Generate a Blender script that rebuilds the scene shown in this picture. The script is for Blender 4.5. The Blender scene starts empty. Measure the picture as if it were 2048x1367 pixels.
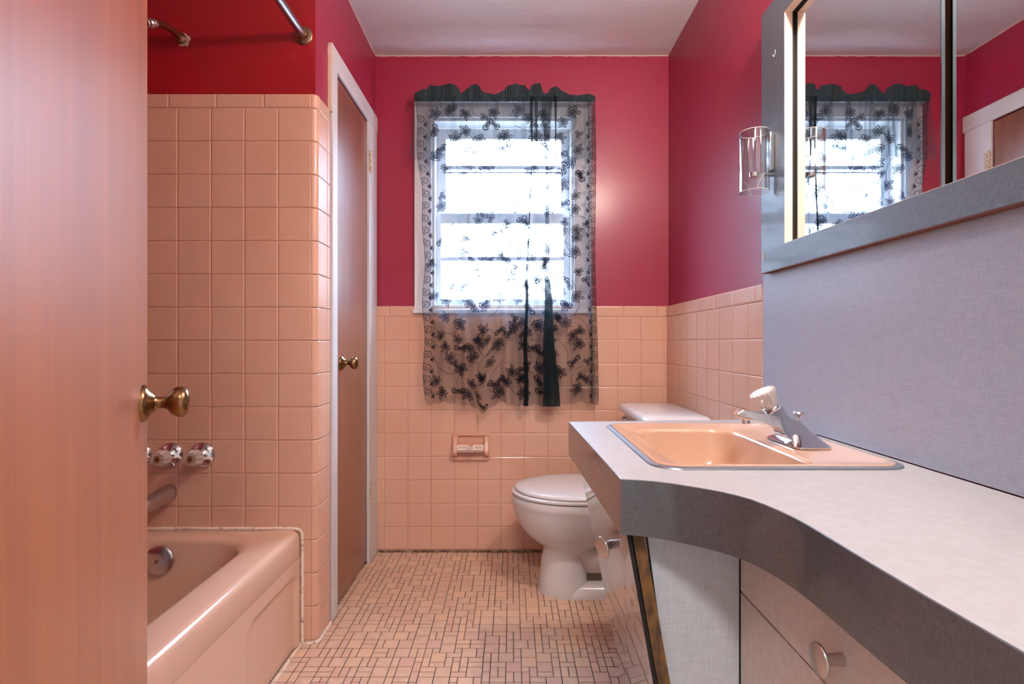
import bpy, bmesh, math, random
from mathutils import Vector, Matrix
random.seed(7)
PI = math.pi
S = bpy.context.scene
COL = S.collection
CAMZ = 0.984
RH = 2.334            # ceiling height
YB = 2.415            # back wall plane
XL = -0.646           # left (closet) wall plane
XR = 0.738            # right wall plane
YT = 1.684            # end wall of the tub alcove

# ------------------------------------------------------------------ camera, world, lights, exposure
cd = bpy.data.cameras.new('camera'); cam = bpy.data.objects.new('camera', cd); COL.objects.link(cam)
cam.location = (0, 0, CAMZ); cam.rotation_euler = (PI/2, 0, 0)
cd.sensor_width = 36; cd.lens = 18.0; cd.clip_start = 0.02
S.camera = cam
S.view_settings.view_transform = 'Standard'; S.view_settings.look = 'None'
S.view_settings.gamma = 1; S.view_settings.use_curve_mapping = False
S.view_settings.exposure = 1.2
SKY, LAMP, HALL = 1.0, 470.0, 17.0
w = bpy.data.worlds.new('sky'); S.world = w; w.use_nodes = True
_nt = w.node_tree; _tc = _nt.nodes.new('ShaderNodeTexCoord'); _sp = _nt.nodes.new('ShaderNodeSeparateXYZ'); _cr = _nt.nodes.new('ShaderNodeValToRGB')
_mr = _nt.nodes.new('ShaderNodeMapRange'); _mr.inputs['From Min'].default_value = -1; _mr.inputs['From Max'].default_value = 1
_nt.links.new(_tc.outputs['Generated'], _sp.inputs[0]); _nt.links.new(_sp.outputs['Z'], _mr.inputs[0]); _nt.links.new(_mr.outputs[0], _cr.inputs[0])
# overcast sky: pale ground, hazy bright horizon, much brighter overhead
_e = _cr.color_ramp.elements; _e[0].position = 0.40; _e[0].color = (3.8, 4.2, 4.6, 1); _e[1].position = 0.50; _e[1].color = (3.8, 4.4, 5.2, 1)
_a = _e.new(0.60); _a.color = (4.8, 6.2, 8.4, 1); _a = _e.new(0.72); _a.color = (20, 27, 38, 1); _a = _e.new(1.0); _a.color = (30, 40, 56, 1)
_nt.links.new(_cr.outputs[0], w.node_tree.nodes['Background'].inputs[0])
w.node_tree.nodes['Background'].inputs[1].default_value = SKY

def area(name, loc, rot, sx, sy, energy, color, portal=False):
    l = bpy.data.lights.new(name, 'AREA'); l.shape = 'RECTANGLE'; l.size = sx; l.size_y = sy
    l.energy = energy; l.color = color
    o = bpy.data.objects.new(name, l); COL.objects.link(o); o.location = loc; o.rotation_euler = rot
    if portal: l.cycles.is_portal = True
    return o
area('window_daylight_portal', (-0.04, 2.60, 1.64), (-PI/2, 0, 0), 0.72, 1.0, 1, (1, 1, 1), True)
area('hallway_ceiling_lamp', (0.0, -0.55, 2.30), (0, 0, 0), 0.35, 0.35, HALL, (1.0, 0.97, 0.95))

# ------------------------------------------------------------------ helpers
def lin(c):
    r = []
    for v in c:
        v = v/255.0
        r.append(v/12.92 if v <= 0.04045 else ((v+0.055)/1.055)**2.4)
    return (r[0], r[1], r[2], 1)

def mat(name, rgb, rough=0.5, metal=0.0, coat=0.0, coat_rough=0.05, spec=0.5, bump=None, var=None, emit=None):
    """bump=(scale, strength, stretch) ; var=(scale vector, other colour, low, high)"""
    m = bpy.data.materials.new(name); m.use_nodes = True
    nt = m.node_tree; b = nt.nodes['Principled BSDF']
    b.inputs['Base Color'].default_value = lin(rgb)
    b.inputs['Roughness'].default_value = rough
    b.inputs['Metallic'].default_value = metal
    b.inputs['Coat Weight'].default_value = coat
    b.inputs['Coat Roughness'].default_value = coat_rough
    b.inputs['Specular IOR Level'].default_value = spec
    tc = nt.nodes.new('ShaderNodeTexCoord')
    if var:
        mp = nt.nodes.new('ShaderNodeMapping'); mp.inputs['Scale'].default_value = var[0]
        nt.links.new(tc.outputs['Object'], mp.inputs[0])
        n = nt.nodes.new('ShaderNodeTexNoise'); n.inputs['Scale'].default_value = 1; n.inputs['Detail'].default_value = 5
        nt.links.new(mp.outputs[0], n.inputs['Vector'])
        cr = nt.nodes.new('ShaderNodeValToRGB')
        cr.color_ramp.elements[0].position = var[2]; cr.color_ramp.elements[0].color = lin(rgb)
        cr.color_ramp.elements[1].position = var[3]; cr.color_ramp.elements[1].color = lin(var[1])
        nt.links.new(n.outputs[0], cr.inputs[0]); nt.links.new(cr.outputs[0], b.inputs['Base Color'])
    if bump:
        mp = nt.nodes.new('ShaderNodeMapping')
        st = bump[2] if len(bump) > 2 else (1, 1, 1)
        mp.inputs['Scale'].default_value = tuple(bump[0]*k for k in st)
        nt.links.new(tc.outputs['Object'], mp.inputs[0])
        n = nt.nodes.new('ShaderNodeTexNoise'); n.inputs['Scale'].default_value = 1; n.inputs['Detail'].default_value = 3
        nt.links.new(mp.outputs[0], n.inputs['Vector'])
        bp = nt.nodes.new('ShaderNodeBump'); bp.inputs['Strength'].default_value = bump[1]; bp.inputs['Distance'].default_value = 0.001
        nt.links.new(n.outputs[0], bp.inputs['Height']); nt.links.new(bp.outputs[0], b.inputs['Normal'])
        if coat and bump[1] > 0: nt.links.new(bp.outputs[0], b.inputs['Coat Normal'])
    if emit:
        b.inputs['Emission Color'].default_value = lin(emit[0]); b.inputs['Emission Strength'].default_value = emit[1]
    return m

def linen(name, a, b_, rough, coat=0.0, coat_rough=0.1, fine=900.0):
    """laminate printed with a woven linen pattern: crossed streaks"""
    m = mat(name, a, rough, coat=coat, coat_rough=coat_rough)
    nt = m.node_tree; bs = nt.nodes['Principled BSDF']; tc = nt.nodes.new('ShaderNodeTexCoord')
    outs = []
    for st in ((fine, fine, fine*0.06), (fine*0.06, fine*0.06, fine)):
        mp = nt.nodes.new('ShaderNodeMapping'); mp.inputs['Scale'].default_value = st
        nt.links.new(tc.outputs['Object'], mp.inputs[0])
        n = nt.nodes.new('ShaderNodeTexNoise'); n.inputs['Scale'].default_value = 1.0; n.inputs['Detail'].default_value = 2
        nt.links.new(mp.outputs[0], n.inputs['Vector']); outs.append(n.outputs[0])
    ad = nt.nodes.new('ShaderNodeMath'); ad.operation = 'ADD'
    nt.links.new(outs[0], ad.inputs[0]); nt.links.new(outs[1], ad.inputs[1])
    mr = nt.nodes.new('ShaderNodeMapRange'); mr.inputs['From Min'].default_value = 0.7; mr.inputs['From Max'].default_value = 1.3
    nt.links.new(ad.outputs[0], mr.inputs[0])
    mx = nt.nodes.new('ShaderNodeMixRGB'); mx.inputs[1].default_value = lin(a); mx.inputs[2].default_value = lin(b_)
    nt.links.new(mr.outputs[0], mx.inputs[0]); nt.links.new(mx.outputs[0], bs.inputs['Base Color'])
    return m

def wood(name, a, b_, rough, zs=1.6, xs=34.0, coat=0.6, cr=0.28):
    m = mat(name, a, rough, coat=coat, coat_rough=cr)
    nt = m.node_tree; bs = nt.nodes['Principled BSDF']; tc = nt.nodes.new('ShaderNodeTexCoord')
    mp = nt.nodes.new('ShaderNodeMapping'); mp.inputs['Scale'].default_value = (xs, xs, zs)
    nt.links.new(tc.outputs['Object'], mp.inputs[0])
    n = nt.nodes.new('ShaderNodeTexNoise'); n.inputs['Scale'].default_value = 1; n.inputs['Detail'].default_value = 6; n.inputs['Distortion'].default_value = 0.4
    nt.links.new(mp.outputs[0], n.inputs['Vector'])
    mp2 = nt.nodes.new('ShaderNodeMapping'); mp2.inputs['Scale'].default_value = (xs*6, xs*6, zs*4)
    nt.links.new(tc.outputs['Object'], mp2.inputs[0])
    n2 = nt.nodes.new('ShaderNodeTexNoise'); n2.inputs['Scale'].default_value = 1; n2.inputs['Detail'].default_value = 3
    nt.links.new(mp2.outputs[0], n2.inputs['Vector'])
    ad = nt.nodes.new('ShaderNodeMixRGB'); ad.inputs[0].default_value = 0.35
    nt.links.new(n.outputs[0], ad.inputs[1]); nt.links.new(n2.outputs[0], ad.inputs[2])
    cr_ = nt.nodes.new('ShaderNodeValToRGB')
    cr_.color_ramp.elements[0].position = 0.34; cr_.color_ramp.elements[0].color = lin(b_)
    cr_.color_ramp.elements[1].position = 0.64; cr_.color_ramp.elements[1].color = lin(a)
    nt.links.new(ad.outputs[0], cr_.inputs[0]); nt.links.new(cr_.outputs[0], bs.inputs['Base Color'])
    bp = nt.nodes.new('ShaderNodeBump'); bp.inputs['Strength'].default_value = 0.25; bp.inputs['Distance'].default_value = 0.0006
    nt.links.new(ad.outputs[0], bp.inputs['Height']); nt.links.new(bp.outputs[0], bs.inputs['Normal']); nt.links.new(bp.outputs[0], bs.inputs['Coat Normal'])
    return m

def sheer(name, rgb, alpha, trans=0.35):
    """fine see-through net: part of the light passes straight through"""
    m = bpy.data.materials.new(name); m.use_nodes = True; nt = m.node_tree
    for n in list(nt.nodes): nt.nodes.remove(n)
    out = nt.nodes.new('ShaderNodeOutputMaterial')
    tr = nt.nodes.new('ShaderNodeBsdfTransparent')
    df = nt.nodes.new('ShaderNodeBsdfDiffuse'); df.inputs[0].default_value = lin(rgb)
    tl = nt.nodes.new('ShaderNodeBsdfTranslucent'); tl.inputs[0].default_value = lin(rgb)
    m1 = nt.nodes.new('ShaderNodeMixShader'); m1.inputs[0].default_value = trans
    nt.links.new(df.outputs[0], m1.inputs[1]); nt.links.new(tl.outputs[0], m1.inputs[2])
    m2 = nt.nodes.new('ShaderNodeMixShader'); m2.inputs[0].default_value = alpha
    # a net covers more of what is behind it where it is seen edge-on
    lw = nt.nodes.new('ShaderNodeLayerWeight'); lw.inputs[0].default_value = 0.5
    pw = nt.nodes.new('ShaderNodeMath'); pw.operation = 'POWER'; pw.inputs[1].default_value = 1.6
    mr = nt.nodes.new('ShaderNodeMapRange'); mr.inputs['To Min'].default_value = alpha; mr.inputs['To Max'].default_value = 1.0
    nt.links.new(lw.outputs['Facing'], pw.inputs[0]); nt.links.new(pw.outputs[0], mr.inputs[0]); nt.links.new(mr.outputs[0], m2.inputs[0])
    nt.links.new(tr.outputs[0], m2.inputs[1]); nt.links.new(m1.outputs[0], m2.inputs[2])
    nt.links.new(m2.outputs[0], out.inputs[0])
    return m

def clear(name, tint=(255, 255, 255), refl=0.12, rough=0.02, haze=0.0):
    """thin clear glass or acrylic"""
    m = bpy.data.materials.new(name); m.use_nodes = True; nt = m.node_tree
    for n in list(nt.nodes): nt.nodes.remove(n)
    out = nt.nodes.new('ShaderNodeOutputMaterial')
    tr = nt.nodes.new('ShaderNodeBsdfTransparent'); tr.inputs[0].default_value = lin(tint)
    gl = nt.nodes.new('ShaderNodeBsdfGlossy'); gl.inputs['Roughness'].default_value = rough
    lw = nt.nodes.new('ShaderNodeLayerWeight'); lw.inputs[0].default_value = refl
    mx = nt.nodes.new('ShaderNodeMixShader')
    nt.links.new(lw.outputs['Facing'], mx.inputs[0]); nt.links.new(tr.outputs[0], mx.inputs[1]); nt.links.new(gl.outputs[0], mx.inputs[2])
    df = nt.nodes.new('ShaderNodeBsdfDiffuse'); df.inputs[0].default_value = lin((238, 226, 218))
    hz = nt.nodes.new('ShaderNodeMixShader'); hz.inputs[0].default_value = haze
    nt.links.new(mx.outputs[0], hz.inputs[1]); nt.links.new(df.outputs[0], hz.inputs[2]); nt.links.new(hz.outputs[0], out.inputs[0])
    return m

M = {}
M['tile'] = mat('salmon_glazed_tile', (214, 170, 147), 0.34, coat=0.3, coat_rough=0.05, bump=(9, 0.25), var=((3.1, 3.1, 3.1), (208, 162, 138), 0.35, 0.65))
M['grout'] = mat('wall_grout', (196, 150, 128), 0.8)
M['floor_a'] = mat('mosaic_tile_plain', (208, 176, 152), 0.42, var=((40, 40, 40), (198, 164, 140), 0.4, 0.6))
M['floor_b'] = mat('mosaic_tile_warm', (210, 174, 146), 0.42)
M['floor_c'] = mat('mosaic_tile_rosy', (202, 164, 144), 0.42)
M['floor_grout'] = mat('dark_floor_grout', (62, 48, 42), 0.9, var=((5, 5, 5), (120, 92, 78), 0.45, 0.7))
M['paint'] = mat('crimson_wall_paint', (156, 26, 64), 0.55, coat=0.42, coat_rough=0.24, bump=(160, 0.3), var=((1.4, 1.4, 1.4), (150, 24, 56), 0.3, 0.7))
M['paint2'] = mat('red_alcove_paint', (160, 24, 34), 0.34, coat=0.2, coat_rough=0.2, bump=(120, 0.2), var=((1.6, 1.6, 1.6), (142, 18, 28), 0.3, 0.7))
M['ceiling'] = mat('ceiling_plaster', (216, 208, 210), 0.7, bump=(60, 1.0, (1, 2.2, 1)))
M['white_trim'] = mat('white_gloss_trim', (206, 204, 206), 0.35, bump=(60, 0.1))
M['cream_trim'] = mat('cream_scraped_paint', (210, 190, 174), 0.6, bump=(200, 0.5))
M['white_window'] = mat('white_window_paint', (226, 228, 232), 0.4)
M['door'] = wood('orange_brown_birch', (170, 98, 50), (142, 74, 34), 0.5, zs=1.1, xs=16, coat=1.0, cr=0.36)
M['closet'] = wood('dark_brown_birch', (134, 72, 38), (110, 52, 24), 0.5, zs=1.2, xs=30, coat=1.0, cr=0.32)
for k in ('door', 'closet'): M[k].node_tree.nodes['Principled BSDF'].inputs['Coat IOR'].default_value = 1.9
M['brass'] = mat('aged_brass', (156, 122, 84), 0.24, metal=1.0, var=((30, 30, 30), (112, 84, 58), 0.4, 0.7))
M['chrome'] = mat('chrome', (214, 214, 218), 0.09, metal=1.0)
M['dull_chrome'] = mat('dull_chrome', (202, 196, 196), 0.27, metal=1.0)
M['rod'] = mat('steel_rod', (168, 164, 170), 0.36, metal=1.0)
M['flange'] = mat('tarnished_nickel', (160, 138, 112), 0.3, metal=1.0)
M['old_hinge'] = mat('paint_spattered_brass', (224, 204, 184), 0.5, metal=0.0, var=((220, 220, 220), (150, 112, 70), 0.45, 0.6))
M['acrylic'] = clear('clear_acrylic', (240, 232, 226), 0.25, 0.06, 0.38)
M['acrylic_core'] = mat('brass_handle_core', (188, 146, 104), 0.35, metal=0.6)
M['glass'] = clear('clear_glass', (246, 248, 248), 0.30, 0.02)
M['pane'] = clear('window_glass', (250, 252, 252), 0.08, 0.0)
M['white_cap'] = mat('pale_cap', (214, 214, 226), 0.2)
M['black'] = mat('black_mark', (24, 20, 20), 0.5)
M['tub'] = mat('pink_enamel', (216, 178, 156), 0.2, coat=0.6, coat_rough=0.06)
M['sink'] = mat('peach_porcelain', (196, 156, 130), 0.18, coat=0.6, coat_rough=0.05)
M['caulk'] = mat('grimy_white_caulk', (228, 212, 196), 0.7, bump=(140, 0.8), var=((70, 70, 70), (150, 118, 98), 0.56, 0.72))
M['grime'] = mat('dirty_joint', (92, 70, 56), 0.9, var=((30, 30, 30), (150, 120, 98), 0.45, 0.6))
M['toilet'] = mat('white_china', (208, 206, 207), 0.2, coat=0.4, coat_rough=0.05)
M['seat'] = mat('white_seat_plastic', (210, 208, 209), 0.28, coat=0.3, coat_rough=0.1)
M['counter'] = mat('pale_laminate', (160, 157, 158), 0.45, coat=0.12, coat_rough=0.2, var=((60, 60, 60), (155, 152, 152), 0.4, 0.6))
M['edge'] = linen('charcoal_linen_laminate', (50, 52, 56), (80, 82, 86), 0.5, coat=1.0, coat_rough=0.10, fine=1500)
M['edge'].node_tree.nodes['Principled BSDF'].inputs['Coat IOR'].default_value = 1.6
M['frame'] = linen('grey_linen_laminate', (70, 75, 83), (100, 105, 114), 0.5, coat=0.22, coat_rough=0.10, fine=1000)
M['panel'] = linen('pale_blue_grey_linen_laminate', (146, 149, 162), (166, 169, 181), 0.5, coat=0.12, coat_rough=0.16, fine=900)
M['cabinet'] = linen('pale_grey_linen_laminate', (174, 178, 182), (192, 196, 200), 0.4, coat=0.35, coat_rough=0.12, fine=600)
M['gloss_cab'] = mat('glossy_pale_laminate', (150, 144, 146), 0.3, coat=1.0, coat_rough=0.02)
M['gloss_cab'].node_tree.nodes['Principled BSDF'].inputs['Coat IOR'].default_value = 1.9
M['raw'] = mat('weathered_board_edge', (118, 82, 40), 0.7, bump=(90, 0.8, (1, 1, .5)), var=((60, 60, 22), (70, 52, 34), 0.42, 0.62))
M['brown'] = mat('brown_board_underside', (112, 58, 34), 0.6)
M['dark'] = mat('dark_gap', (20, 14, 12), 0.8)
M['jamb'] = mat('cream_wood_lining', (232, 206, 188), 0.5, bump=(60, 0.2, (1, 1, .1)))
M['steel'] = mat('brushed_steel_band', (150, 158, 166), 0.32, metal=0.8)
M['mirror'] = mat('silvered_mirror', (226, 228, 228), 0.012, metal=1.0)
M['mirror_edge'] = mat('mirror_edge_strip', (170, 184, 190), 0.12, metal=1.0)
M['holder'] = mat('beige_glazed_ceramic', (214, 160, 134), 0.25, coat=0.5)
M['roller'] = mat('pale_plastic_roller', (236, 214, 204), 0.35)
M['net'] = sheer('black_sheer_net', (78, 88, 96), 0.27, 0.5)
M['lace'] = sheer('black_lace_motif', (40, 40, 54), 0.84, 0.4)
M['bunch'] = sheer('gathered_black_net', (34, 46, 50), 0.93, 0.4)
M['header'] = sheer('gathered_black_header', (58, 76, 82), 0.84, 0.4)
M['fold'] = sheer('loosely_gathered_net', (60, 70, 76), 0.45, 0.4)
M['ruffle'] = sheer('black_ruffle', (56, 76, 80), 0.965, 0.35)
M['hall'] = mat('hallway_paint', (206, 202, 198), 0.8)
M['hall_floor'] = mat('hallway_floor', (150, 130, 112), 0.5)
M['bulb'] = mat('frosted_lamp_globe', (255, 240, 220), 0.4, emit=((255, 241, 228), LAMP))

# -- mesh helpers (all coordinates are world coordinates; obj() makes them local to the parent)
def B(): return bmesh.new()
def box(bm, x0, x1, y0, y1, z0, z1):
    v = [bm.verts.new(p) for p in ((x0,y0,z0),(x1,y0,z0),(x1,y1,z0),(x0,y1,z0),(x0,y0,z1),(x1,y0,z1),(x1,y1,z1),(x0,y1,z1))]
    for f in ((0,3,2,1),(4,5,6,7),(0,1,5,4),(1,2,6,5),(2,3,7,6),(3,0,4,7)): bm.faces.new([v[i] for i in f])
    return v
def hexa(bm, pts):
    v = [bm.verts.new(p) for p in pts]
    for f in ((0,3,2,1),(4,5,6,7),(0,1,5,4),(1,2,6,5),(2,3,7,6),(3,0,4,7)): bm.faces.new([v[i] for i in f])
def loft(bm, rings, cap0=True, cap1=True, closed=True):
    vs = [[bm.verts.new(p) for p in r] for r in rings]
    n = len(vs[0])
    for a, b in zip(vs, vs[1:]):
        for i in range(n if closed else n-1):
            j = (i+1) % n
            bm.faces.new((a[i], a[j], b[j], b[i]))
    if cap0: bm.faces.new(list(reversed(vs[0])))
    if cap1: bm.faces.new(vs[-1])
    return vs
def frame_of(axis):
    a = Vector(axis).normalized(); t = Vector((0,0,1)) if abs(a.z) < 0.9 else Vector((1,0,0))
    u = a.cross(t).normalized(); v = a.cross(u).normalized()
    return a, u, v
def lathe(bm, prof, org, axis, seg=32, flute=None, cap=True):
    """prof: list of (radius, height along axis)"""
    a, u, v = frame_of(axis); o = Vector(org); rings = []
    for r, h in prof:
        ring = []
        for i in range(seg):
            t = 2*PI*i/seg; rr = r
            if flute: rr = r*(1+flute[1]*math.cos(flute[0]*t))
            ring.append(o + a*h + u*(rr*math.cos(t)) + v*(rr*math.sin(t)))
        rings.append(ring)
    loft(bm, rings, cap, cap)
def tube(bm, pts, r, seg=12, cap=True):
    pts = [Vector(p) for p in pts]; rings = []
    for i, p in enumerate(pts):
        d = (pts[min(i+1, len(pts)-1)] - pts[max(i-1, 0)])
        a, u, v = frame_of(d); rr = r[i] if isinstance(r, (list, tuple)) else r
        rings.append([p + u*(rr*math.cos(2*PI*k/seg)) + v*(rr*math.sin(2*PI*k/seg)) for k in range(seg)])
    # keep rings aligned
    for a_, b_ in zip(rings, rings[1:]):
        best = min(range(seg), key=lambda s: sum((a_[k]-b_[(k+s) % seg]).length_squared for k in range(0, seg, 3)))
        b_[:] = b_[best:] + b_[:best]
    loft(bm, rings, cap, cap)
def rrect(cx, cy, hx, hy, r, z, n=8):
    pts = []
    for (sx, sy, a0) in ((1,1,0),(-1,1,90),(-1,-1,180),(1,-1,270)):
        for k in range(n+1):
            t = math.radians(a0 + 90*k/n)
            pts.append((cx+sx*(hx-r)+r*math.cos(t), cy+sy*(hy-r)+r*math.sin(t), z))
    return pts
def worldloc(o):
    p = Vector((0,0,0))
    while o: p += o.location; o = o.parent
    return p
def obj(name, bm, m, parent=None, smooth=40, bevel=0, loc=None, seg=2):
    bmesh.ops.recalc_face_normals(bm, faces=bm.faces)
    org = worldloc(parent) if parent else Vector(loc or (0,0,0))
    bmesh.ops.translate(bm, verts=bm.verts, vec=-org)
    me = bpy.data.meshes.new(name); bm.to_mesh(me); bm.free()
    for mm in (m if isinstance(m, (list, tuple)) else [m]): me.materials.append(mm)
    if smooth:
        me.shade_smooth(); me.set_sharp_from_angle(angle=math.radians(smooth))
    o = bpy.data.objects.new(name, me); COL.objects.link(o)
    if parent: o.parent = parent
    else: o.location = org
    if bevel:
        b = o.modifiers.new('bevel', 'BEVEL'); b.width = bevel; b.segments = seg; b.limit_method = 'ANGLE'; b.angle_limit = math.radians(50)
    return o
def thing(name, label, cat, loc=(0,0,0), group=None):
    o = bpy.data.objects.new(name, None); COL.objects.link(o); o.location = loc; o.empty_display_size = 0.05
    o['label'] = label; o['category'] = cat
    if group: o['group'] = group
    return o
def tag(o, label, cat, group=None):
    o['label'] = label; o['category'] = cat
    if group: o['group'] = group
    return o
def struct(o, label=None, cat=None):
    o['kind'] = 'structure'
    if label: o['label'] = label
    if cat: o['category'] = cat
    return o
def sroot(name, loc, label, cat):
    o = bpy.data.objects.new(name, None); COL.objects.link(o); o.location = loc; o.empty_display_size = 0.05
    return struct(o, label, cat)

def wall_holes(bm, axis, p0, p1, a0, a1, z0, z1, holes):
    """solid wall slab between planes p0 and p1 (along `axis`) with rectangular holes (a_lo,a_hi,z_lo,z_hi)"""
    As = sorted(set([a0, a1] + [h[0] for h in holes] + [h[1] for h in holes]))
    Zs = sorted(set([z0, z1] + [h[2] for h in holes] + [h[3] for h in holes]))
    for i in range(len(As)-1):
        for k in range(len(Zs)-1):
            ca = (As[i]+As[i+1])/2; cz = (Zs[k]+Zs[k+1])/2
            if any(h[0] < ca < h[1] and h[2] < cz < h[3] for h in holes): continue
            if axis == 'y': box(bm, As[i], As[i+1], p0, p1, Zs[k], Zs[k+1])
            else: box(bm, p0, p1, As[i], As[i+1], Zs[k], Zs[k+1])
    bmesh.ops.remove_doubles(bm, verts=bm.verts, dist=1e-5)
    seen = {}
    for f in list(bm.faces):
        key = tuple(sorted(v.index for v in f.verts)) if False else frozenset(f.verts)
        seen.setdefault(key, []).append(f)
    dead = [f for fs in seen.values() if len(fs) > 1 for f in fs]
    bmesh.ops.delete(bm, geom=dead, context='FACES_ONLY')

def tiles(bm, place, us, vs, g=0.0009, rise=0.0022, bev=0.0028, skip=None):
    """cushion-edged tiles between consecutive joints us x vs; place(u, v, h) -> point"""
    for u0, u1 in zip(us, us[1:]):
        for v0, v1 in zip(vs, vs[1:]):
            if u1-u0 < 0.006 or v1-v0 < 0.006: continue
            if skip and skip(u0, u1, v0, v1): continue
            j = random.uniform(-0.0003, 0.0003)
            r = []
            for d, h in ((0, 0), (0.0006, rise*0.6+j), (bev, rise+j)):
                a0, a1, b0, b1 = u0+g+d, u1-g-d, v0+g+d, v1-g-d
                r.append([bm.verts.new(place(*p, h)) for p in ((a0,b0),(a1,b0),(a1,b1),(a0,b1))])
            for p, q in zip(r, r[1:]):
                for i in range(4): bm.faces.new((p[i], p[(i+1)%4], q[(i+1)%4], q[i]))
            bm.faces.new(r[-1])
def joints(start, step, lo, hi):
    k = math.ceil((lo-start)/step); out = [lo]
    while start+k*step < hi-1e-4:
        if start+k*step > lo+1e-4: out.append(start+k*step)
        k += 1
    out.append(hi); return out

# ------------------------------------------------------------------ room shell
bm = B()
U = 0.0235; x0f, y0f = -0.70, 0.26; NX, NY = 62, 92
box(bm, -1.55, 0.80, 0.10, 2.55, -0.06, -0.0012)
for f in bm.faces: f.material_index = 3
occ = [[False]*NY for _ in range(NX)]
for j in range(NY):
    for i in range(NX):
        if occ[i][j]: continue
        def free(a, b): return i+a <= NX and j+b <= NY and all(not occ[i+p][j+q] for p in range(a) for q in range(b))
        r = random.random(); w_, h_ = 1, 1
        for (a, b, pr) in ((2,2,.42),(1,2,.72),(2,1,.95)):
            if r < pr and free(a, b): w_, h_ = a, b; break
        for p in range(w_):
            for q in range(h_): occ[i+p][j+q] = True
        X0, X1, Y0, Y1 = x0f+i*U, x0f+(i+w_)*U, y0f+j*U, y0f+(j+h_)*U
        if Y0 > YB-0.012 or X0 > XR-0.01: continue
        Y1 = min(Y1, YB-0.008); g = 0.0012; zz = random.uniform(-0.0002, 0.0002)
        a = [bm.verts.new(p) for p in ((X0+g,Y0+g,-0.0008),(X1-g,Y0+g,-0.0008),(X1-g,Y1-g,-0.0008),(X0+g,Y1-g,-0.0008))]
        g += 0.0008
        b = [bm.verts.new(p) for p in ((X0+g,Y0+g,zz),(X1-g,Y0+g,zz),(X1-g,Y1-g,zz),(X0+g,Y1-g,zz))]
        mi = random.choice((0,0,1,2))
        for k in range(4):
            f = bm.faces.new((a[k], a[(k+1)%4], b[(k+1)%4], b[k])); f.material_index = mi
        f = bm.faces.new(b); f.material_index = mi
struct(obj('floor', bm, [M['floor_a'], M['floor_b'], M['floor_c'], M['floor_grout']], smooth=0), 'pinkish tan mosaic floor of mixed squares and oblongs with dark joints', 'floor')

bm = B(); box(bm, -1.60, 0.90, 0.10, 2.55, RH, RH+0.06)
struct(obj('ceiling', bm, M['ceiling'], smooth=0), 'pale plaster ceiling above the crimson walls', 'ceiling')

WX0, WX1, WZ0, WZ1 = -0.385, 0.300, 1.150, 2.045      # window opening
bm = B(); wall_holes(bm, 'y', YB, YB+0.12, XL-0.10, XR+0.10, 0, RH, [(WX0, WX1, WZ0, WZ1)])
wall_back = struct(obj('wall_back', bm, M['paint'], smooth=0), 'crimson back wall with the window and pink tile below', 'wall')
bm = B(); wall_holes(bm, 'x', XR, XR+0.12, 0.10, YB, 0, RH, [(0.28, 1.330, 1.2406, 1.839)])
wall_right = struct(obj('wall_right', bm, M['paint'], smooth=0), 'crimson right wall behind the mirror', 'wall')
bm = B(); wall_holes(bm, 'x', XL-0.10, XL, YT+0.10, YB, 0, RH, [(1.862, 2.272, 0, 1.965)])
wall_left = struct(obj('wall_left', bm, M['paint'], smooth=0), 'crimson left wall around the narrow closet door', 'wall')
bm = B(); box(bm, -1.56, XL, YT, YT+0.10, 0, RH)
for f in bm.faces:
    if f.normal.dot(Vector((0,-1,0))) > 0.9 or f.calc_center_median().y < YT+0.001: f.material_index = 1
wall_tub = struct(obj('wall_tub', bm, [M['paint'], M['paint2']], smooth=0), 'red end wall of the bathtub alcove above pink tile', 'wall')
bm = B(); box(bm, -1.56, -1.46, 0.10, YT, 0, RH)
struct(obj('wall_shower', bm, M['paint2'], smooth=0))
bm = B(); wall_holes(bm, 'y', 0.12, 0.235, -1.46, XR, 0, RH, [(-0.345, 0.43, 0, 2.04)])
struct(obj('wall_front', bm, M['hall'], smooth=0))
# closet interior behind its door, and the hallway the picture is taken from
bm = B(); box(bm, -0.80, -0.75, 1.80, 2.32, 0, 2.0)
struct(obj('wall_closet', bm, M['dark'], smooth=0))
bm = B()
box(bm, -1.3, -1.2, -2.0, 0.12, 0, RH); box(bm, 1.2, 1.3, -2.0, 0.12, 0, RH); box(bm, -1.3, 1.3, -2.1, -2.0, 0, RH)
box(bm, -1.3, 1.3, -2.1, 0.10, RH, RH+0.05)
struct(obj('wall_hallway', bm, M['hall'], smooth=0))
bm = B(); box(bm, -1.3, 1.3, -2.1, 0.10, -0.06, -0.001)
struct(obj('floor_hallway', bm, M['hall_floor'], smooth=0))

# -- wall tiles (children of their walls)
TH = 0.010
def backing(x0,x1,y0,y1,z0,z1,bm): box(bm, x0,x1,y0,y1,z0,z1)
# back wall
bm = B(); yb = YB-TH
box(bm, XL+0.012, XR-TH, yb, YB-0.0002, 0.0, 1.152)
for f in bm.faces: f.material_index = 1
pl = lambda u, v, h: (u, yb-h, v)
zj = joints(1.102, 0.1095, 0.010, 1.102)
tiles(bm, pl, joints(-0.5995, 0.1095, XL+0.010, XR-TH), zj)
tiles(bm, pl, joints(0.5236, 0.157, XL+0.010, XR-TH), [1.102, 1.153], bev=0.005, rise=0.003)
obj('tile_panel', bm, [M['tile'], M['grout']], wall_back, smooth=9)
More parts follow.
